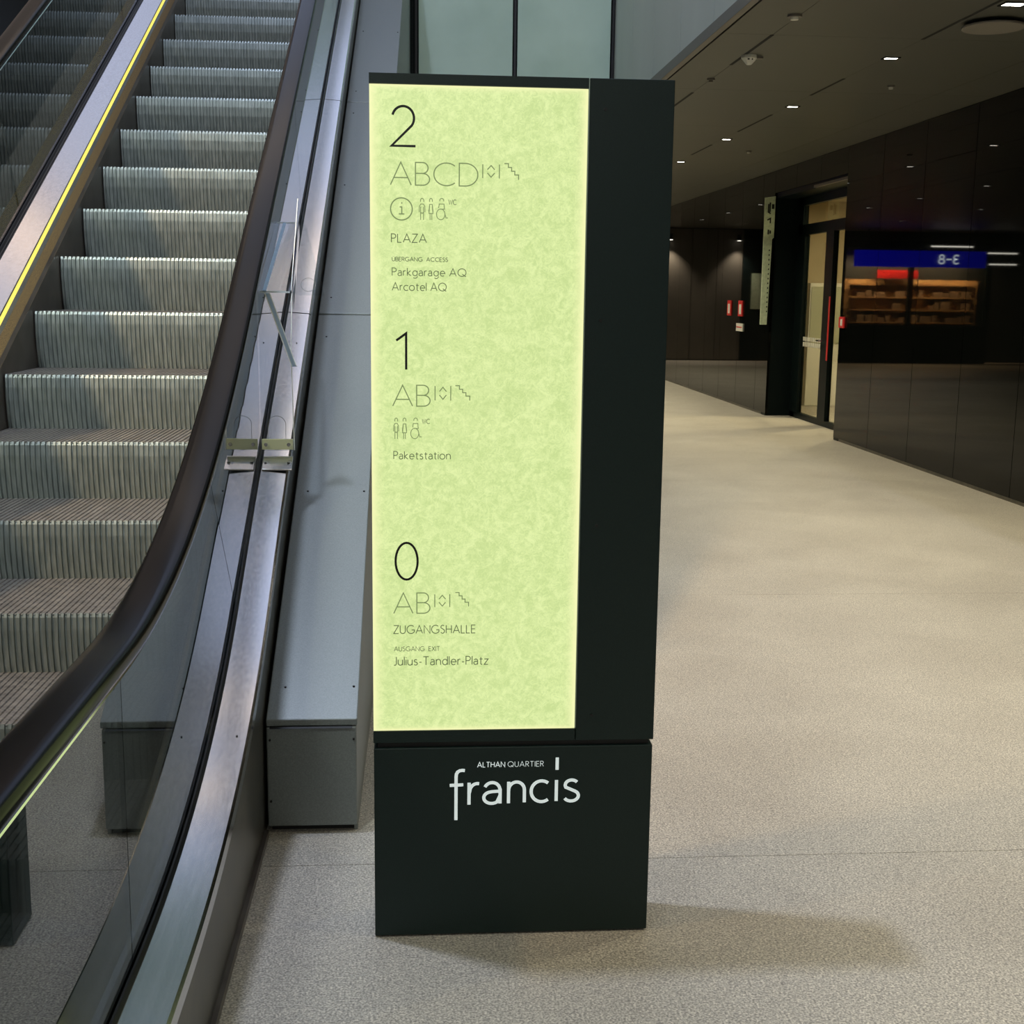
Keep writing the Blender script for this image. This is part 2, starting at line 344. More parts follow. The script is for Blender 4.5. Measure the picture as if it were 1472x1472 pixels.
# ------------------------------------------------------------------ right wall of glossy black panels (x = 4.6)
WX = 4.6
wr = struct(MB().box(WX+.03, WX+.2, -9, 13.43, 0, 3.3).box(WX+.03, WX+.2, 16.22, 30.2, 0, 3.3).box(WX+.03, WX+.2, 13.43, 16.22, 2.86, 3.3).build('wall_right', M['dark']))
edges = [13.45-1.045*k for k in range(0, 22)][::-1]
for a, b in zip(edges, edges[1:]): MB().box(WX, WX+.03, a+.004, b-.004, .03, 3.135).build('wall_panel', M['wallgloss'], wr)
e2 = [16.2, 16.76]+[16.76+1.045*k for k in range(1, 13)]+[30.2]
for a, b in zip(e2, e2[1:]): MB().box(WX, WX+.03, a+.004, b-.004, .03, 3.135).build('wall_panel', M['wallgloss'], wr)
for a, b in ((13.45, 14.37), (14.37, 15.29), (15.29, 16.2)): MB().box(WX, WX+.03, a+.003, b-.003, 2.86, 3.135).build('wall_panel', M['wallgloss'], wr)
bb = struct(MB().box(WX+.004, WX+.03, -9, 13.44, 0, .028).box(WX+.004, WX+.03, 16.21, 30.2, 0, .028).build('baseboard_right', M['steel_dark']))

# ------------------------------------------------------------------ lowered ceiling (z = 3.14) and its edge
CX = 1.86; CZ = 3.14
ce = struct(MB().box(CX+.04, 7.2, -9, 30.4, CZ+.02, CZ+.3).box(-8, CX+.04, 12.1, 30.4, CZ+.02, CZ+.3).build('ceiling', M['dark']))
xs = [CX+.02, 2.19, 3.145, 4.1, WX]
ys = [7.94-1.045*k for k in range(16, 0, -2)]+[7.94+2.09*k for k in range(0, 11)]+[30.1]
ys = sorted(y for y in ys if y > -9)
for i, (a, b) in enumerate(zip(ys, ys[1:])):
    for x0, x1 in zip(xs, xs[1:]):
        MB().box(x0+.0015, x1-.0015, a+.0015, b-.0015, CZ, CZ+.02).build('ceiling_panel', M['ceil'], ce)
for x0, x1 in ((-8, -4.7), (-4.7, -1.4), (-1.4, CX+.018)):
    for a, b in ((12.1, 16.3), (16.3, 20.48), (20.48, 24.66), (24.66, 30.1)):
        MB().box(x0+.002, x1-.002, a+.002, b-.002, CZ, CZ+.02).build('ceiling_panel', M['ceil'], ce)
for x, a, b in ((2.19, 7.94, 8.98), (2.19, 10.2, 11.1), (2.19, 5.8, 6.7), (3.145, 6.85, 7.95), (3.145, 4.7, 5.7), (3.145, 9.4, 10.2), (3.145, 11.3, 12.5), (3.145, 13.6, 14.6), (2.19, 12.4, 13.4)):
    MB().box(x-.011, x+.011, a, b, CZ-.0015, CZ+.001).build('ventilation_slot', M['slot'], ce)
t1 = struct(MB().box(CX-.05, CX-.005, -9, 12.0, CZ-.012, CZ+.06).build('trim_1', M['lip'], bevel=.003))
struct(MB().box(CX-.005, CX+.02, -9, 12.0, CZ+.03, CZ+.06).build('trim_2', M['slot']))

# upper fascia above the ceiling edge, in sheets
wf = struct(MB().box(CX-.02, CX+.2, -9, 12.0, CZ+.06, 8).build('wall_upper', M['dark']))
ye = [11.96-1.005*k for k in range(0, 21)][::-1]
for a, b in zip(ye, ye[1:]): MB().box(CX-.04, CX-.02, a+.006, b-.006, CZ+.062, 7.9).build('fascia_sheet', M['fascia'], wf)

# hall shell
ch = struct(MB().box(-8, 2.1, -9, 30.4, 8, 8.2).build('ceiling_hall', M['hall']))
for a, b in ((3.6, 7.2), (8.0, 9.2), (10.1, 13.0), (13.1, 17.0), (17.1, 24.0)): MB().box(-2.2, 1.7, a, b, 7.96, 7.99).build('light_panel', M['added_sky_glow'], ch)  # unseen bluish glow panels, added to brighten the reflections in the decks
for a, b in ((1.0, 3.2), (3.6, 5.6), (6.2, 9.0), (9.8, 12.4), (12.8, 18.0)): MB().box(-7.5, -2.5, a, b, 7.96, 7.99).build('light_panel', M['added_warm_glow'], ch)  # unseen warm glow panels, added for the same reflections
for y in (7.55, 9.55): MB().box(-3.4, 1.2, y-.15, y+.15, 7.92, 7.99).build('lamp_bar', M['lamp_bar'], ch)
struct(MB().box(-8.2, -8, -9, 30.4, -.2, 8.2).build('wall_left', M['hall']))
struct(MB().box(-8, 7.2, -9.2, -9, -.2, 8.2).build('wall_front', M['hall']))

# transverse screen of frosted glass beside the escalator, y = 11.9
wb = struct(MB().box(-.06, CX-.04, 11.96, 12.1, 0, 8).build('wall_back', M['frame']))
for x0, x1 in ((-.0, .9), (.9, 1.80)):
    for z0, z1 in ((.08, 3.1), (3.12, 5.6), (5.62, 7.9)):
        MB().box(x0+.022, x1-.022, 11.925, 11.958, z0, z1).build('frosted_pane', M['frost'], wb, bevel=.004)
for x in (.0, .9, 1.80): MB().box(x-.010, x+.010, 11.925, 11.958, 0, 8).build('mullion', M['gasket'], wb)
MB().box(-.06, -.03, 11.91, 11.958, 0, 8).build('mullion', M['frame'], wb)
# dark recess left of the screen down to the housing
struct(MB().box(-.5, -.06, 12.4, 12.6, 0, 8).build('wall_recess', M['fascia']))

# ------------------------------------------------------------------ door niche in the right wall
NX = 4.93
dr = struct(MB().box(WX+.001, NX+.075, 16.21, 16.4, 0, 2.86).box(WX+.001, NX+.075, 13.28, 13.44, 0, 2.86).box(WX+.03, NX+.075, 13.44, 16.21, 2.80, 2.86).build('door_1', M['frame']))
MB().box(NX, NX+.07, 13.44, 16.21, 2.70, 2.80).box(NX, NX+.07, 13.44, 16.21, 2.33, 2.46).box(NX, NX+.07, 13.44, 16.21, 0, .07).box(NX, NX+.07, 16.02, 16.21, 0, 2.8).box(NX, NX+.07, 13.44, 13.60, 0, 2.8).build('door_frame', M['frame'], dr)
MB().box(NX-.015, NX+.05, 14.74, 15.02, .07, 2.33).build('door_stile', M['frame'], dr)
MB().box(NX-.015, NX+.05, 15.86, 16.02, .07, 2.33).build('door_stile', M['frame'], dr)
MB().box(NX+.02, NX+.03, 15.02, 15.86, .07, 2.33).build('door_pane', M['doorglass'], dr)
MB().box(NX+.02, NX+.03, 13.60, 14.74, .07, 2.33).build('door_pane', M['doorglass'], dr)
MB().box(NX+.02, NX+.03, 13.60, 16.02, 2.46, 2.70).build('transom_pane', M['doorglass'], dr)
hd = MB()
hd.box(NX-.075, NX-.055, 14.92, 15.04, 1.02, 1.04).box(NX-.06, NX-.012, 14.90, 14.92, 1.02, 1.04).build('door_handle', M['chrome'], dr, bevel=.004)
MB().box(NX-.019, NX-.014, 14.74, 14.79, .80, 1.56).build('push_strip', M['red'], dr)
# frosted squares on the leaf: safety marking band
mk = MB()
for i in range(10): mk.box(NX+.010, NX+.018, 15.04+.08*i, 15.085+.08*i, .93, .985).box(NX+.010, NX+.018, 15.04+.08*i, 15.085+.08*i, 1.0, 1.05)
mk.build('safety_marking', M['white'], dr)
MB().box(WX-.004, WX+.03, 13.46, 14.6, 2.80, 2.83).build('lintel_strip', M['lip'], dr)
# room behind the door
struct(MB().box(7.0, 7.2, 12.6, 18.2, 0, 2.9).box(NX-.1, 7.0, 18.0, 18.2, 0, 2.9).box(NX+.08, 7.0, 12.6, 12.8, 0, 2.9).box(NX+.04, 7.2, 12.6, 18.2, 2.9, 3.0).build('wall_vestibule', M['beige']))
rad = thing('wall_shelf', 'pale shelf unit standing in the beige room behind the glass door', 'shelf', (5.9, 17.8, 0))
MB().box(5.6, 6.3, 17.7, 17.98, .0, 1.75).build('carcass', M['white'], rad, bevel=.01)
MB().box(5.62, 6.28, 17.685, 17.7, .9, 1.70).build('door', mat('pale olive laminate', (.40, .42, .30), .5), rad)
vl = thing('vestibule_lamp', 'round ceiling lamp seen through the pane above the door', 'lamp', (6.1, 15.6, 2.9))
MB().cyl((6.1, 15.6, 2.84), .12, .06).build('housing', M['white'], vl, smooth=40)
MB().cyl((6.1, 15.6, 2.832), .10, .008).build('diffuser', M['led'], vl)
area('vestibule_light', (6.1, 15.6, 2.82), (6.1, 15.6, 0), .3, 120, (1, .80, .50))

# vertical flag sign at the niche corner
fs = thing('flag_sign', 'tall narrow pale green sign with a wider top beside the glass door', 'sign', (4.53, 16.15, 0))
MB().prism([(4.47, 1.19), (4.555, 1.19), (4.575, 2.28), (4.597, 2.30), (4.597, 2.82), (4.462, 2.80)], 16.16, 16.19, 'y').build('sign_plate', M['green_sign'], fs)
lm = MB()
ribbons(lm, [[(4.575,2.72),(4.575,2.66)], [(4.56,2.72),(4.56,2.66)], [(4.53,2.74),(4.53,2.62)], [(4.51,2.72),(4.51,2.62),(4.54,2.6)], [(4.50,2.52),(4.54,2.54),(4.54,2.48)]], .018, 16.158)
ribbons(lm, [[(4.52,2.40),(4.52,2.34)], [(4.545,2.39),(4.545,2.35)]], .02, 16.158)
for z in [2.15-.06*k for k in range(14)]: ribbons(lm, [[(4.545, z), (4.545, z-.02)]], .014, 16.158)
lm.build('lettering', M['ink'], fs)['kind'] = 'stuff'

# red call point on the wall by the door
ra = thing('fire_alarm_box', 'small red call point with white lettering on the black wall beside the door', 'alarm', (WX, 13.3, 1.28))
MB().box(WX-.022, WX, 13.26, 13.42, 1.225, 1.345).build('case', M['red'], ra, bevel=.006)
MB().box(WX-.024, WX-.022, 13.30, 13.36, 1.25, 1.32).build('label_plate', M['white'], ra)

# notices seen on the far wall
for z, y0, y1, mm, lb in ((1.38, 17.55, 17.78, 'red', 'red notice on the far black wall, nearer the door'), (1.38, 18.2, 18.42, 'red', 'red notice on the far black wall, farther from the door')):
    t = thing('wall_notice', lb, 'notice', (WX, y0, z))
    MB().box(WX-.015, WX-.001, y0, y1, z-.11, z+.11).build('plate', M['red'], t)
    MB().box(WX-.018, WX-.015, y0+.05, y1-.06, z-.08, z+.06).build('print', M['white'], t)
t = thing('wall_notice', 'white notice under the red one on the far black wall', 'notice', (WX, 17.5, 1.1))
MB().box(WX-.015, WX-.001, 17.5, 17.85, 1.06, 1.17).build('plate', M['white'], t)
MB().box(WX-.018, WX-.015, 17.53, 17.82, 1.11, 1.125).build('print', M['red'], t)

# ------------------------------------------------------------------ far end: dark wall, shopfront, blue sign
we = struct(MB().box(-8, 4.8, 30.2, 30.4, 0, 3.2).build('wall_far', M['dark']))
x = 1.36
brown = noise_col(mat('brown wall sheet', (.16, .14, .12), .5), (.10, .09, .075), (.13, .115, .095), (1, 1, 1), 1, 3)
while x < 4.6:
    x1 = min(x+.62, 4.6); MB().box(x+.006, x1-.006, 30.16, 30.2, .03, 3.13).build('wall_sheet', brown, we); x = x1
for xa, xb in ((-.9, -.15), (-.15, .6), (.6, 1.35)): MB().box(xa+.006, xb-.006, 30.16, 30.2, .03, 3.13).build('wall_sheet', M['frame'], we)
MB().box(.72, 1.12, 30.14, 30.158, 1.25, 2.1).build('notice_board', M['green_sign'], we)
for i, lx in enumerate((3.15, 1.5)):
    t = thing('wall_washer', ('narrow wall lamp throwing a cone of light on the far wall, by the black wall' if i == 0 else 'narrow wall lamp throwing a cone of light on the far wall, nearer the shop'), 'lamp', (lx, 30.0, 2.9))
    MB().cyl((lx, 30.02, 2.86), .05, .14).build('housing', M['dark'], t, smooth=40)
    MB().cyl((lx, 30.02, 2.852), .04, .008).build('lens', M['led'], t)
    sl = bpy.data.lights.new('washer_light', 'SPOT'); sl.energy = 210; sl.color = (1, .85, .65); sl.spot_size = math.radians(95); sl.spot_blend = .8; sl.shadow_soft_size = .03
    so = bpy.data.objects.new('washer_light', sl); COL.objects.link(so); so.location = (lx, 29.93, 2.83)
sf = thing('shopfront', 'dark framed glass shopfront with wooden shelves at the far end of the passage', 'shopfront', (-2.6, 30.0, 0))
MB().box(-4.6, -4.5, 29.6, 29.75, 0, 2.9).box(-2.68, -2.58, 29.6, 29.75, 0, 2.9).box(-1.0, -.9, 29.6, 29.75, 0, 2.9).box(-4.6, -.9, 29.6, 29.75, 2.72, 2.9).box(-4.6, -.9, 29.6, 29.75, 0, .9).build('frame', M['frame'], sf)
MB().box(-4.5, -2.68, 29.66, 29.68, .9, 2.72).build('pane', M['doorglass'], sf)
MB().box(-2.58, -1.0, 29.66, 29.68, .9, 2.72).build('pane', M['doorglass'], sf)
MB().box(-4.5, -1.0, 30.1, 30.14, .9, 2.0).build('back_wall', M['shelfwood'], sf)
for z in (.95, 1.25, 1.55, 1.85): MB().box(-4.4, -1.3, 29.98, 30.1, z, z+.03).build('shelf', M['shelfwood'], sf)
gd = MB()
for z in (.98, 1.28, 1.58):
    x = -4.3
    while x < -1.5:
        ww = random.uniform(.1, .35)
        if random.random() < .6: gd.box(x, x+ww*.8, 30.0, 30.08, z, z+random.uniform(.1, .22))
        x += ww
o = gd.build('goods', M['goods'], sf); o['kind'] = 'stuff'
MB().box(-2.9, -1.9, 29.9, 29.95, 2.02, 2.22).build('red_sign', M['redglow'], sf)
area('shop_light', (-2.75, 29.74, 2.45), (-2.75, 30.1, 1.35), 3.2, 380, (1, .66, .36), size_y=.08)
bs = thing('platform_sign', 'long lit blue sign with white letters mirrored in the black wall', 'sign', (-2.5, 29.2, 2.5))
MB().box(-4.25, -1.1, 29.2, 29.35, 2.28, 2.66).build('sign_box', M['blue'], bs)
bt = MB(); ribbons(bt, text_lines('3', -3.57, -3.46, 2.37, 2.57)+text_lines('-', -3.41, -3.28, 2.40, 2.60)+text_lines('8', -3.23, -3.10, 2.37, 2.57), .035, 29.195)
bt.build('lettering', M['bluetext'], bs)
for i, (x0, x1, z, lb) in enumerate(((-4.0, -3.0, 2.76, 'long tube lamp above the blue sign'), (-5.1, -4.4, 2.62, 'tube lamp left of the blue sign'), (-5.1, -4.45, 2.36, 'dimmer tube lamp below the one left of the blue sign'))):
    t = thing('tube_lamp', lb, 'lamp', ((x0+x1)/2, 29.4, z))
    MB().box(x0, x1, 29.4, 29.46, z, z+.03).build('tube', M['tube'], t)
    MB().box(x0, x1, 29.42, 29.5, z+.03, z+.06).build('housing', M['dark'], t)
    zt = CZ if i < 2 else 2.61
    for xr_ in (x0+.1, x1-.1): MB().box(xr_-.005, xr_+.005, 29.45, 29.46, z+.06, zt).build('rod', M['dark'], t)
for xr_ in (-4.0, -1.4): MB().box(xr_, xr_+.02, 29.27, 29.29, 2.66, CZ).build('rod', M['dark'], bs)

# ------------------------------------------------------------------ ceiling fittings
def downlight(x, y, label, power=30, group='square downlights in the bronze ceiling', s=1.):
    t = thing('downlight', label, 'lamp', (x, y, CZ), group)
    a = .055*s; b = .04*s
    fr = MB(); fr.box(x-a, x+a, y-b, y-b+.012, CZ-.006, CZ).box(x-a, x+a, y+b-.012, y+b, CZ-.006, CZ).box(x-a, x-a+.012, y-b, y+b, CZ-.006, CZ).box(x+a-.012, x+a, y-b, y+b, CZ-.006, CZ).build('frame', M['slot'], t)
    MB().box(x-a+.012, x-.004, y-b+.012, y+b-.012, CZ-.003, CZ-.001).build('led_cell', M['led'], t)
    MB().box(x+.004, x+a-.012, y-b+.012, y+b-.012, CZ-.003, CZ-.001).build('led_cell', M['led'], t)
    l = bpy.data.lights.new('downlight_beam', 'AREA'); l.shape = 'DISK'; l.size = .10; l.energy = power; l.color = WARM; l.spread = math.radians(125)
    lo = bpy.data.objects.new('downlight_beam', l); COL.objects.link(lo); lo.parent = t; lo.location = (0, 0, -.012)
rowA = [-2.6, -.4, 1.9, 4.2, 6.96, 8.57, 10.8, 13.1, 15.35, 17.67, 19.9, 22.1, 24.4, 26.7]
seen = {8.57: 'square twin-cell downlight, the nearest whole one in the ceiling', 10.8: 'second square downlight from the nearest, right of the white detector',
        13.1: 'third square downlight along the ceiling row', 15.35: 'smallest lit downlight, farthest in view beside the totem', 6.96: 'downlight cut by the top edge of the photo above the round disc'}
for y in rowA:
    downlight(3.18 if y > 7 else 3.25, y, seen.get(y, 'square twin-cell downlight of the ceiling row beyond the totem or behind the viewer'), s=1.25 if y == 6.96 else 1., power=40 if y < 6 else 28)
for y in (14.9, 17.7, 20.1, 22.4, 25.0): downlight(1.12, y, 'small downlight over the far passage, mirrored in the black wall', 22, 'downlights over the far passage')
for y in (22.3, 26.): downlight(-.9, y, 'small downlight over the far passage, mirrored in the black wall', 22, 'downlights over the far passage')

t = thing('ceiling_disc', 'large round flat disc hanging just under the ceiling beside a downlight', 'speaker', (3.354, 7.42, CZ))
MB().cyl((3.354, 7.42, CZ-.035), .175, .014, n=48).build('disc', mat('disc paint', (.22, .20, .165), .5), t, smooth=40, bevel=.003)
MB().cyl((3.354, 7.42, CZ-.021), .12, .021, n=32).build('spacer', M['dark'], t, smooth=40)
t = thing('emergency_lamp', 'white faceted emergency lamp on the ceiling near the edge of the void', 'lamp', (2.225, 8.62, CZ))
MB().cyl((2.225, 8.62, CZ-.02), .055, .02, n=8).build('base', M['white'], t)
MB().cyl((2.225, 8.62, CZ-.06), .018, .04, n=8, r2=.055).build('dome', M['white'], t, bevel=.003)
MB().box(2.205, 2.217, 8.575, 8.582, CZ-.034, CZ-.026).box(2.233, 2.24, 8.575, 8.582, CZ-.034, CZ-.026).build('lens', M['dark'], t)
MB().box(2.275, 2.315, 8.60, 8.64, CZ-.02, CZ-.008).build('bracket', M['lip'], t)
for x, y, r, lb in ((2.162, 7.39, .042, 'small round detector, nearest the upper edge of the ceiling'), (2.183, 9.55, .03, 'small round sensor near the void, beyond the white emergency lamp'),
                    (3.595, 9.65, .03, 'small round sensor between the downlights and the black wall'), (3.68, 14.1, .032, 'tiny round sensor beyond the third downlight')):
    t = thing('smoke_detector', lb, 'detector', (x, y, CZ))
    MB().cyl((x, y, CZ-.012), r, .012, n=20).build('base', M['lip'], t, smooth=40)
    MB().cyl((x, y, CZ-.026), r*.55, .014, n=16).build('head', M['white'] if r > .04 or x > 3 else M['lip'], t, smooth=40)

# ------------------------------------------------------------------ the totem
TY = 2.832; TD = .15
x0, x1 = -.102, .568
to = thing('information_totem', 'dark green free-standing totem with a glowing pale green floor directory', 'totem', (.233, TY+TD/2, 0))
MB().box(x0+.001, x1-.001, TY, TY+TD, .004, .483).build('base_box', M['totem'], to, bevel=.0025)
MB().box(x0+.012, x1-.012, TY+.012, TY+TD-.012, 0, .02).build('plinth', M['dark'], to)
MB().box(x0+.010, x1-.010, TY+.010, TY+TD-.010, .483, .497).build('neck', M['dark'], to)
bd = MB()
bd.box(x0, x1, TY+.012, TY+TD, .497, 2.016)                      # carcass
bd.box(x0, .3775, TY, TY+.012, .497, .526).box(x0, .3775, TY, TY+.012, 1.994, 2.016)   # bottom and top rails
bd.build('body', M['totem'], to)
MB().box(.3795, x1, TY-.002, TY+.012, .497, 2.016).build('cover_panel', M['totem'], to, bevel=.0015)
MB().box(.3772, .3795, TY+.001, TY+.010, .527, 2.014).build('light_gap', M['totem_edge'], to)
pn = MB().box(x0+.0005, .3765, TY+.002, TY+.010, .527, 1.993).build('light_panel', M['panel'], to, origin=(.1370, TY+.006, 1.260))
for px, pz in ((.4143, 1.951), (.415, 1.492), (.417, 1.021), (.417, .56)):
    MB().cyl((px, TY-.004, pz), .0035, .003, 'y', 12).build('screw', M['screw'], to)
def part_text(name, lines, wd, m, parent, yoff=.0006):
    mb = MB(); ribbons(mb, lines, wd, TY+.002-yoff); return mb.build(name, m, parent)
TX = [("2",-0.0563,-0.0005,1.8617,1.9506),("ABCD",-0.0564,0.1353,1.7817,1.8300),("PLAZA",-0.0549,0.0224,1.6583,1.6764),
("ÜBERGANG  ACCESS",-0.0534,0.0698,1.6176,1.6259),("Parkgarage AQ",-0.0535,0.1106,1.5858,1.6025),("Arcotel AQ",-0.0536,0.0667,1.5534,1.5706),
("WC",0.0713,0.0882,1.7414,1.7518),("1",-0.0475,-0.0195,1.3755,1.4615),("AB",-0.0533,0.0310,1.2958,1.3430),("WC",0.0132,0.0298,1.2562,1.2665),
("Paketstation",-0.0515,0.0774,1.1749,1.1925),("0",-0.0508,0.0052,0.8907,0.9827),("AB",-0.0528,0.0311,0.8127,0.8614),
("ZUGANGSHALLE",-0.0531,0.1374,0.7642,0.7835),("AUSGANG  EXIT",-0.0523,0.0540,0.7217,0.7323),("Julius-Tandler-Platz",-0.0534,0.1682,0.6874,0.7077)]
for s, a, b, c, d in TX:
    if s in '210':
        wd, m, nm = .0052, M['ink'], 'floor_number'; c += .0026; d -= .0026; a += .0026; b -= .0026
    elif s in ('ABCD', 'AB'): wd, m, nm = .0025, M['ink_grey'], 'lettering'
    else: wd, m, nm = max(.0014, (d-c)*.105), M['ink_fine'], 'lettering'
    L = text_lines(s, a, b, c, d, gap=.17 if s in ('ABCD', 'AB') else .20)
    part_text(nm, L, wd, m, pn)
def tr(lines, x0, x1, z0, z1): return [[(x0+(x1-x0)*a, z0+(z1-z0)*b) for a, b in L] for L in lines]
LIFT = [[(0,0),(0,1)], [(1,0),(1,1)], [(.28,.62),(.5,.92),(.72,.62)], [(.28,.38),(.5,.08),(.72,.38)]]
STAIR = [[(0,1),(.28,1),(.28,.76),(.5,.76),(.5,.53),(.72,.53),(.72,.3),(.98,.3),(.98,0)]]
MAN = [arc(.5,.88,.24,.12,-20,200,8), [(.1,.36),(.12,.62),(.32,.74),(.68,.74),(.88,.62),(.9,.36)], [(.3,.62),(.3,0)], [(.7,.62),(.7,0)], [(.3,.36),(.5,.3),(.7,.36)]]
WOMAN = [arc(.5,.88,.24,.12,-20,200,8), [(.15,.38),(.3,.72),(.7,.72),(.85,.38)], [(.3,.66),(.18,.3),(.82,.3),(.7,.66)], [(.36,.3),(.36,0)], [(.64,.3),(.64,0)]]
WHEEL = [arc(.5,.90,.16,.10,-20,200,8), [(.25,.55),(.3,.74),(.68,.74),(.72,.5),(.3,.5)], arc(.42,.26,.34,.25,0,360,20), [(.7,.42),(.84,.1),(1.0,.1)]]
for k, a, b, c, d in (('L',0.1460,0.1828,1.7994,1.8290),('S',0.1936,0.2259,1.7973,1.8314),('L',0.0421,0.0776,1.3090,1.3415),('S',0.0879,0.1214,1.3093,1.3426),('L',0.0424,0.0773,0.8271,0.8579),('S',0.0901,0.1218,0.8284,0.8618),
    ('M',0.0049,0.0208,1.7073,1.7536),('W',0.0254,0.0392,1.7077,1.7540),('H',0.0423,0.0698,1.7079,1.7543),('M',-0.0528,-0.0387,1.2211,1.2686),('W',-0.0340,-0.0198,1.2211,1.2687),('H',-0.0151,0.0117,1.2212,1.2688)):
    part_text('pictogram', tr({'L': LIFT, 'S': STAIR, 'M': MAN, 'W': WOMAN, 'H': WHEEL}[k], a, b, c, d), .0022 if k in 'LS' else .0017, M['ink_grey'], pn)
part_text('pictogram', [arc(-.0326, 1.7302, .0238, .0238, 0, 360, 36), [(-.0365,1.7345),(-.0318,1.7345),(-.0318,1.7195)], [(-.0385,1.7195),(-.0262,1.7195)], [(-.0318,1.7415),(-.0318,1.7445)]], .0026, M['ink_grey'], pn)
# logo on the base
def logo(name, lines, wd):
    mb = MB(); ribbons(mb, lines, wd, TY-.0008); return mb.build(name, M['white_print'], to)
def LP(u, v): return (.0789+(u-646.4)/186.2*.3127, .3952-(v-1125)*.0547/31.0)      # artwork grid of the word mark
logo('lettering', text_lines('ALTHAN', .1450, .2105, .4330, .4455, .24), .0019)
logo('lettering', text_lines('QUARTIER', .2180, .3035, .4330, .4459, .26), .0012)
U = lambda pts: [LP(*p) for p in pts]
wm = [U([(655.4,1179),(655.4,1117)])+U([(655.8,1113),(657.5,1110),(660.5,1108.2),(664,1107.6),(667.8,1108)]), U([(646.4,1128.9),(665.7,1128.3)]),
      U([(674,1157),(674,1125.4)]), U([(674,1141)])+U(arc(686,1138,11,-11.2,180,78,8)),
      U(arc(707,1136,11,-10.2,158,20,10))+U([(718.5,1136),(718.5,1156)]), U([(718,1138.2),(707,1138.8)])+U(arc(706.5,1147.4,11.4,-8.4,95,310,14))+U([(718.2,1145)]),
      U([(730.6,1156),(730.6,1125)]), U([(730.6,1140)])+U(arc(742,1137,11.3,-11.5,172,0,12))+U([(753.4,1155)]),
      U(arc(778,1139.5,15,-15,52,308,22)), U([(799.3,1154),(799.3,1123.6)]), U([(799.8,1109),(799.8,1091.4)]),
      U(arc(821.3,1131.2,9.3,-7.3,35,205,10))+U(arc(820.8,1146.6,10.6,-7.7,62,-152,12))]
logo('lettering', wm, .0079)

# ------------------------------------------------------------------ the escalator
SL = .55
def yaw_dx(y): return .0075*max(0., y-4.)
def nose_z(y): return 1.452+SL*(y-5.447)
def deck_z(y):
    if y < 2.2: return .293
    if y < 3.6: return herm((y-2.2)/1.4, .293, .64, 0, SL, 1.4)
    return .64+SL*(y-3.6)
def rail_z(y):
    if y < 2.1: return .942
    if y < 3.9: return herm((y-2.1)/1.8, .942, 1.56, 0, SL, 1.8)
    return 1.56+SL*(y-3.9)
YT = 11.2                                   # upper end of what is built
def ylist(a, b, st=.08):
    n = max(1, int(round((b-a)/st))); return [a+(b-a)*i/n for i in range(n+1)]
main = [y for y in ylist(.6, 4.0, .06)]+ylist(4.3, YT, .3)
RX, LX = -.535, -1.76
es = thing('escalator', 'escalator rising away with ribbed metal steps, glass sides and black handrails', 'escalator', (-1.15, .6, 0))

# steps
def rib_profile(xa, xb, pitch=.0182, depth=.0055):
    n = int(round((xb-xa)/pitch)); p = (xb-xa)/n; out = []
    for i in range(n):
        a = xa+i*p; out += [(a, 0), (a+p*.5, 0), (a+p*.62, -depth), (a+p*.88, -depth)]
    out.append((xb, 0)); return out
RP = rib_profile(-1.598, -.705)
def step_mesh(path, k=1.):
    mb = MB(); mb.sweep([(a, b*k) for a, b in RP], path, closed=False); return mb
W2 = .43
tread = step_mesh([(0, 0), (.01, .0), (W2+.06, .0)], .6)
tread.box(-1.598, -.705, .05, W2+.05, -.03, -.012)
riser = step_mesh([(.022, -.262), (.008, -.215), (-.002, -.16), (-.008, -.10), (-.008, -.05), (-.004, -.012), (0, 0)])
riser.box(-1.598, -.705, .045, .055, -.262, -.015)
steps = [(5.447-.43*k, 1.452-.237*k) for k in range(-12, 2)]+[(4.585, 1.003), (4.14, .795), (3.68, .60), (3.22, .42), (2.75, .262), (2.28, .134), (1.81, .055), (1.34, .018), (.87, .012)]
t0 = r0 = None
for y, z in steps:
    if t0 is None:
        t0 = tread.build('step', M['tread'], es); r0 = riser.build('riser', M['step'], t0)
        a, b = t0, r0
    else:
        a = t0.copy(); COL.objects.link(a); a.parent = es; a.matrix_parent_inverse = t0.matrix_parent_inverse.copy()
        b = r0.copy(); COL.objects.link(b); b.parent = a; b.matrix_parent_inverse = Matrix.Identity(4)
    a.location = (0, y, z); b.location = (0, 0, 0)
r0.matrix_parent_inverse = Matrix.Identity(4)

# landing plate with comb at the bottom
MB().box(-1.6, -.70, -.1, .62, -.005, .014).build('landing_plate', M['tread'], es, bevel=.002)
cb = MB()
for i in range(49): cb.box(-1.595+.0182*i, -1.588+.0182*i, .62, .74, .004, .018)
o = cb.build('comb', M['yellow'] if False else M['brushed'], es); o['kind'] = 'stuff'

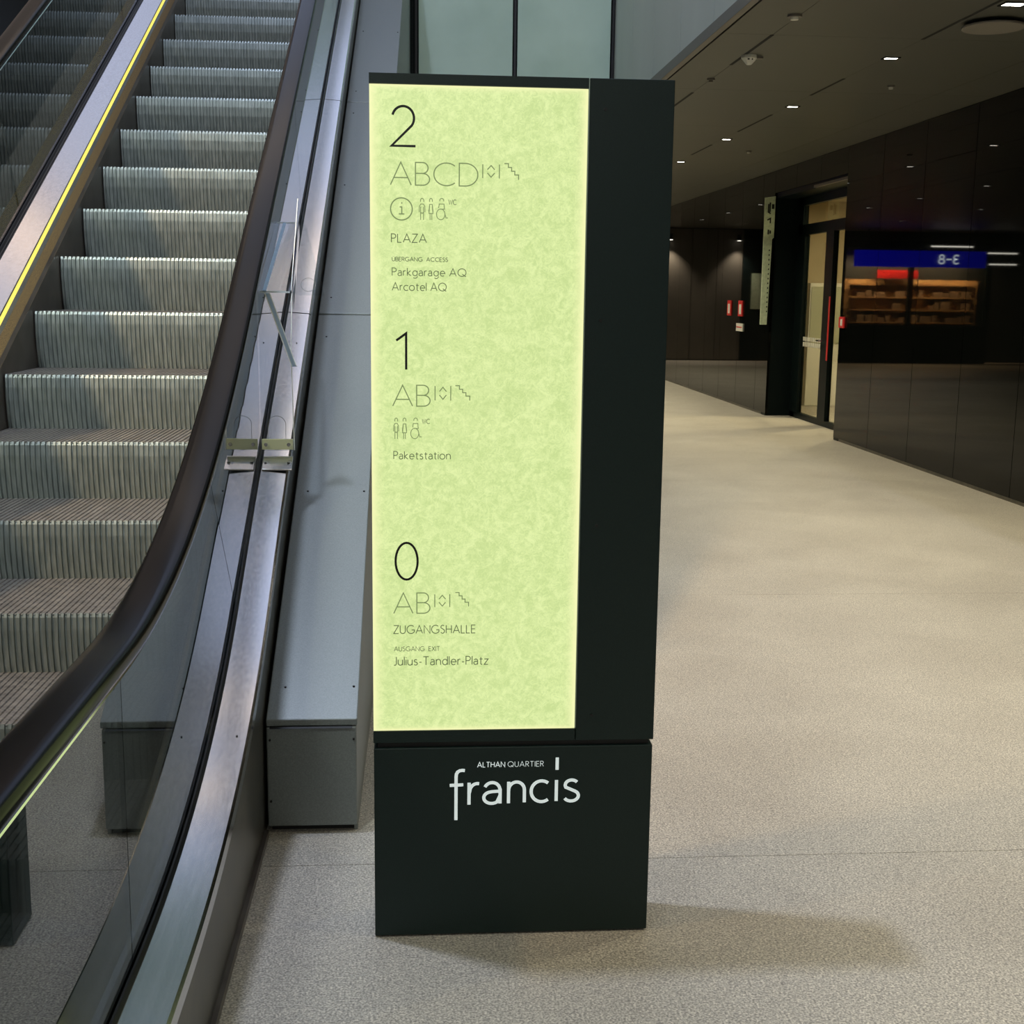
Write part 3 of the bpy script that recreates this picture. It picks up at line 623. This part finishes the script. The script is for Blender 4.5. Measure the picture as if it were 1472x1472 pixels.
# balustrades: sg = +1 right side (x grows outwards), -1 left side
def side(gx, sg, outer, dxf):
    X_ = lambda d: gx+sg*d                      # d > 0 away from the steps
    path = [(y, deck_z(y)) for y in main]
    P_ = lambda l: [(X_(a), b) for a, b in l]
    # outer deck: folded sheet; split at the joints that show
    js_ = [.3, 5.10, 7.12, 9.15, YT]
    for a, b in zip(js_, js_[1:]):
        ys_ = [y for y in ([.3]+main) if a < y < b]
        pt = [(y, deck_z(y)) for y in [a+.003]+ys_+[b-.003]]
        MB().sweep(P_([(.016, .0), (outer-.006, -.006), (outer, -.012), (outer, -.045), (outer-.010, -.045), (outer-.010, -.02), (.016, -.015)]), pt, dx=dxf).build('outer_deck', M['brushed'], es, smooth=30)
    # inner deck, sloping down to the skirt brush
    pt = [(y, deck_z(y)) for y in [.3]+main]
    MB().sweep(P_([(-.016, -.004), (-.030, .0), (-.113, -.044), (-.114, -.052), (-.104, -.052), (-.03, -.012), (-.016, -.015)]), pt).build('inner_deck', M['brushed_warm_sheen'], es, smooth=30)
    # gasket either side of the glass
    MB().sweep(P_([(.0075, .012), (.012, .012), (.017, .002), (.017, -.04), (.0075, -.04)]), pt, dx=dxf).build('gasket', M['gasket'], es)
    MB().sweep(P_([(-.0075, .012), (-.012, .012), (-.017, .002), (-.017, -.04), (-.0075, -.04)]), pt, dx=dxf).build('gasket', M['gasket'], es)
    # light strip, brush and skirt
    MB().sweep(P_([(-.104, -.053), (-.1125, -.053), (-.1135, -.078), (-.104, -.078)]), pt).build('light_strip', M['yellow'], es)
    MB().sweep(P_([(-.104, -.079), (-.114, -.079), (-.121, -.098), (-.108, -.098)]), pt).build('brush_holder', M['brushed'], es)
    MB().sweep(P_([(-.112, -.098), (-.122, -.099), (-.157, -.138), (-.155, -.144), (-.112, -.114)]), pt).build('skirt_brush', M['brush'], es)
    MB().sweep(P_([(-.150, -.12), (-.1575, -.14), (-.1575, -.52), (-.150, -.52)]), pt).build('skirt', M['skirt'], es)
    # handrail and its guide
    rx = gx+(.010 if sg > 0 else .0)
    cs = [(-.041, -.014), (-.0405, -.005), (-.038, .001), (-.033, .0045), (-.018, .0058), (0, .0062), (.018, .0058), (.033, .0045), (.038, .001), (.0405, -.005), (.041, -.014), (.0395, -.022), (.033, -.028), (.016, -.028), (.016, -.020), (-.016, -.020), (-.016, -.028), (-.033, -.028), (-.0395, -.022)]
    nose = []
    cz = .942-.31
    for i in range(0, 13):
        a = math.radians(-90-15*i*1.0) if False else math.radians(270-15*i)
        nose.append((.6+.31*math.cos(a), cz+.31*math.sin(a)))
    nose = nose[:12]
    rp_ = nose+[(y, rail_z(y)) for y in main]
    MB().sweep([(rx+a, b) for a, b in cs], rp_, dx=lambda y: .003*max(0, y-4)).build('handrail', M['rubber'], es, smooth=50)
    MB().sweep([(rx+a, b) for a, b in [(-.014, -.021), (.014, -.021), (.014, -.040), (.010, -.046), (-.010, -.046), (-.014, -.040)]], rp_, dx=lambda y: .003*max(0, y-4)).build('handrail_guide', M['steel_dark'], es, smooth=30)
    MB().sweep([(rx+a, b) for a, b in [(.008, -.042), (.022, -.044), (.024, -.047), (.022, -.050), (.008, -.050)]], rp_, dx=lambda y: .003*max(0, y-4)).build('guide_edge', M['chrome'], es)
    # glass panes
    def rz(y): return rail_z(y)-.046
    nx_ = lambda ys_: ys_-.354/.377*0
    cuts_low = [None, 2.2, 3.62, 5.86, 8.10, 10.34, YT+.0]
    k_ = .94                                    # lean of the joints that stand square to the slope
    for i in range(len(cuts_low)-1):
        poly = []
        if i == 0:
            low = [(y, deck_z(y)-.03) for y in ylist(.35, 2.198, .2)]
            hi = [(y, rz(y)) for y in ylist(.6, 2.198, .2)][::-1]
            ns_ = [(.6+.262*math.cos(math.radians(90+15*q)), cz+.262*math.sin(math.radians(90+15*q))) for q in range(1, 10)]
            poly = low+hi+ns_
        else:
            a, b = cuts_low[i], cuts_low[i+1]
            la = a+.003; lb = b-.001
            def top(yb):                        # where a square joint from the deck at yb meets the rail
                if yb < 2.5: return yb
                y = yb
                for _ in range(40):
                    z = rz(y); y = yb-(z-deck_z(yb))*(.55 if yb > 4 else .95 if False else .55*.94/.517*.94)
                return y
            low = [(y, deck_z(y)-.03) for y in ylist(la, lb, .12)]
            ta, tb = top(la), (top(lb) if i < len(cuts_low)-2 else YT)
            hi = [(y, rz(y)) for y in ylist(ta, tb, .12)][::-1]
            poly = low+hi
        n = len(poly)
        mb = MB()
        vs = [(gx-.005+dxf(p[0]), p[0], p[1]) for p in poly]+[(gx+.005+dxf(p[0]), p[0], p[1]) for p in poly]
        # strip triangulation between lower and upper chain keeps curved outlines clean
        import mathutils
        tri = mathutils.geometry.tessellate_polygon([[Vector((p[0], p[1], 0)) for p in poly]])
        mb.add(vs, [tuple(t) for t in tri]+[tuple(j+n for j in t[::-1]) for t in tri]+[(j, j+n, (j+1) % n+n, (j+1) % n) for j in range(n)])
        mb.build('glass_pane', M['glass'], es)
side(RX, +1, .105, yaw_dx)
side(LX, -1, .20, lambda y: 0.)
# outer cladding of the right side, down to the floor, and its base strip
cl = MB()
vs = []
yy = [.3]+main
for y in yy:
    zt = deck_z(y)-.03
    vs += [(-.436+yaw_dx(y), y, zt), (-.436+yaw_dx(y), y, max(0., min(zt-.02, (y-4.2)*SL-1.2)) if y > 6.4 else 0.)]
cl.add(vs, [(2*i, 2*i+1, 2*i+3, 2*i+2) for i in range(len(yy)-1)])
cl.add([(a-.006, b, c) for a, b, c in vs], [(2*i, 2*i+2, 2*i+3, 2*i+1) for i in range(len(yy)-1)])
cl.build('outer_cladding', M['steel_dark'], es)
MB().box(-.436, -.424, .3, 3.42, 0, .022).build('base_strip', M['skirt'], es)
MB().box(-1.965, -1.955, .3, 11, 0, .25).build('outer_cladding', M['steel_dark'], es)
for y in (3.10, 1.98, 4.9):
    MB().cyl((-.46, y, deck_z(y)-.006), .0025, .004, n=8).build('screw', M['screw'] if y > 2 else M['chrome'], es)

# ------------------------------------------------------------------ inclined grey housing beside the escalator
hs = thing('inclined_housing', 'grey sheet-metal housing with sloping top between escalator and passage', 'housing', (-.3, 3.44, 0))
def hz(y): return .345+SL*(y-3.44)
def hx0(y): return -.428+yaw_dx(y)
def hx1(y): return -.172+.017*max(0, y-5.)
MB().box(-.428, -.172, 3.44, 3.46, .022, .322).build('front_panel', M['grey'], hs, bevel=.004)
MB().box(-.42, -.18, 3.47, 3.8, 0, .03).build('plinth', M['dark'], hs)
MB().box(-.425, -.175, 3.455, 3.50, .03, .34).build('inner_shadow_gap', M['dark'], hs)
hj = [3.434, 5.455, 7.6, 9.75, 11.9]
for a, b in zip(hj, hj[1:]):
    a += .006; b -= .006
    vs = []
    for y in (a, b):
        z = hz(y); vs += [(hx0(y), y, z), (hx1(y)+.003, y, z), (hx1(y)+.003, y, z-.02), (hx0(y), y, z-.02)]
    MB().add(vs, [(0,1,5,4), (1,2,6,5), (2,3,7,6), (3,0,4,7), (3,2,1,0), (4,5,6,7)]).build('top_panel', M['grey'], hs, bevel=.003)
vs = []
for y in (3.46, 5.455, 7.6, 9.75, 11.9): vs += [(hx1(y), y, hz(y)-.02), (hx1(y), y, 0.), (hx1(y)-.01, y, 0), (hx1(y)-.01, y, hz(y)-.02)]
fsx = []
for i in range(4): fsx += [(4*i+j, 4*i+(j+1) % 4, 4*i+4+(j+1) % 4, 4*i+4+j) for j in range(4)]
MB().add(vs, fsx+[(0, 1, 2, 3), (16, 17, 18, 19)]).build('side_panel', M['grey'], hs)
vs = [(hx0(y)+.01, y, hz(y)-.022) for y in hj]+[(hx1(y)-.012, y, hz(y)-.022) for y in hj]
MB().add(vs, [(i, i+1, i+6, i+5) for i in range(4)]).build('under_plate', M['dark'], hs)
def scr(x, y, z=None): 
    zz = hz(y) if z is None else z
    MB().cyl((x, y, zz-.002), .0035, .005, n=8).build('screw', M['screw'], hs)
for y in (3.55, 4.37, 5.29, 5.58, 6.6, 7.45, 7.75, 8.7, 9.6): scr(hx0(y)+.045, y); scr(hx1(y)-.012, y)
for z in (.285, .1): MB().cyl((-.418, 3.436, z), .0035, .005, 'y', 8).build('screw', M['screw'], hs)
MB().cyl((-.18, 3.436, .285), .003, .005, 'y', 8).build('screw', M['screw'], hs)

# ------------------------------------------------------------------ clear acrylic climb guard on the outer deck
cg = thing('climb_guard', 'clear acrylic climb guard bolted to the steel deck beside the escalator glass', 'guard', (-.475, 4.22, deck_z(4.22)))
y0 = 4.25; zb = deck_z(y0)
xl, xr = -.524, -.412
fp = MB().prism([(xl, zb+.018), (xr, zb+.018), (xr-.006, zb+.35), (xr, 1.545), (xl, 1.545)], y0, y0+.005, 'y')
fp.build('front_plate', M['acrylic'], cg)
# top piece leaning back up the slope, and the side sheet standing outside the deck
y1 = 4.85; z1 = 1.80
def quad(a, b, c, d, t=(0, .0, .004)):
    vs = [a, b, c, d]+[(p[0]+t[0], p[1]+t[1], p[2]+t[2]) for p in (a, b, c, d)]
    return MB().add(vs, [(0,1,2,3), (7,6,5,4), (0,4,5,1), (1,5,6,2), (2,6,7,3), (3,7,4,0)])
quad((xl, y0, 1.545), (xr, y0, 1.545), (xr-.035, y1, z1), (xl, y1, z1)).build('top_plate', M['acrylic'], cg)
quad((xr, y0+.02, 1.49), (xr, y0+.02, 1.545), (xr-.03, y1, z1), (xr-.03, y1, z1-.05), (.004, 0, 0)).build('side_plate', M['acrylic'], cg)
MB().prism([(-.410, 1.535), (-.308, 1.535), (-.375, 1.79), (-.392, 1.85)], y0+.05, y0+.055, 'y').build('wing_plate', M['acrylic'], cg)
MB().box(-.412, -.310, y0+.045, y0+.060, 1.46, 1.525).build('wing_foot', M['etched'], cg) if False else None
def bar(a, b, wx, wz, nm, m):
    d = Vector(b)-Vector(a); 
    vs = [(a[0]-wx, a[1], a[2]-wz), (a[0]+wx, a[1], a[2]-wz), (a[0]+wx, a[1]-.003, a[2]+wz), (a[0]-wx, a[1]-.003, a[2]+wz)]
    vs += [(p[0]+d.x, p[1]+d.y, p[2]+d.z) for p in vs]
    MB().add(vs, [(3,2,1,0), (4,5,6,7), (0,1,5,4), (1,2,6,5), (2,3,7,6), (3,0,4,7)]).build(nm, m, cg)
bar((xl+.008, y0-.003, 1.545), (-.420, y0-.003, 1.545), .001, .003, 'edge_glint', M['pale_edge_glint'])
bar((xl+.004, y1, z1), (xr-.04, y1, z1), .001, .002, 'edge_glint', M['pale_edge_glint'])
bar((-.502, y0-.002, 1.548), (-.502+.01, y1, z1), .006, .001, 'blue_glint', M['blue_glint'])  # refracted blue streak drawn as a strip along the top plate
bar((-.492, y0-.004, 1.540), (-.408, y0-.004, 1.30), .006, .001, 'blue_glint', M['blue_glint'])  # the streak continues down the front plate, again painted light
bar((-.500, y0-.005, 1.540), (-.416, y0-.005, 1.30), .0018, .001, 'edge_glint', M['pale_edge_glint'])  # pale bars paint the bright fringes of the blue streak
bar((-.484, y0-.005, 1.540), (-.400, y0-.005, 1.30), .0014, .001, 'edge_glint', M['pale_edge_glint'])
bar((xr, y0-.001, zb+.02), (xr-.006, y0-.001, zb+.35), .0016, .001, 'edge_glint', M['pale_edge_glint'])
bar((xr-.006, y0-.001, zb+.35), (xr, y0-.001, 1.54), .0012, .001, 'edge_glint', M['pale_edge_glint'])
bar((xr-.003, y0+.01, 1.55), (-.392, y0+.05, 1.85), .0012, .001, 'edge_glint', M['pale_edge_glint'])
# etched slot outlines
def ring(cx, cz_, rx, rz_, st, yy_, nm='hole_outline'):
    P1 = [(cx+rx*math.cos(a), cz_+st*(1 if math.sin(a) >= 0 else -1)+rz_*math.sin(a)) for a in [math.pi*2*i/28+.001 for i in range(28)]]
    mb = MB(); ribbons(mb, [P1+[P1[0]]], .0016, yy_); mb.build(nm, M['etched'], cg)
ring(-.470, 1.075, .030, .030, .028, y0-.001)
ring(-.362, 1.57, .024, .022, 0, y0+.049)
# brackets and bolts
MB().box(xl+.004, xr-.004, y0-.012, y0-.001, zb+.022, zb+.058).build('bracket', M['bracket'], cg, bevel=.002)
MB().prism([(y0-.075, deck_z(y0-.075)+.001), (y0-.01, deck_z(y0-.01)+.001), (y0-.01, deck_z(y0-.01)+.006), (y0-.075, deck_z(y0-.075)+.006)], xl+.010, xr-.004).build('foot_plate', M['brushed'], cg, bevel=.001)
for bx in (xl+.018, xr-.018):
    MB().cyl((bx, y0-.018, zb+.040), .0065, .006, 'y', 12).build('bolt', M['chrome'], cg, bevel=.001)
    MB().cyl((bx+.002, y0-.045, deck_z(y0-.045)+.004), .0055, .006, n=12).build('bolt', M['chrome'], cg, bevel=.001)
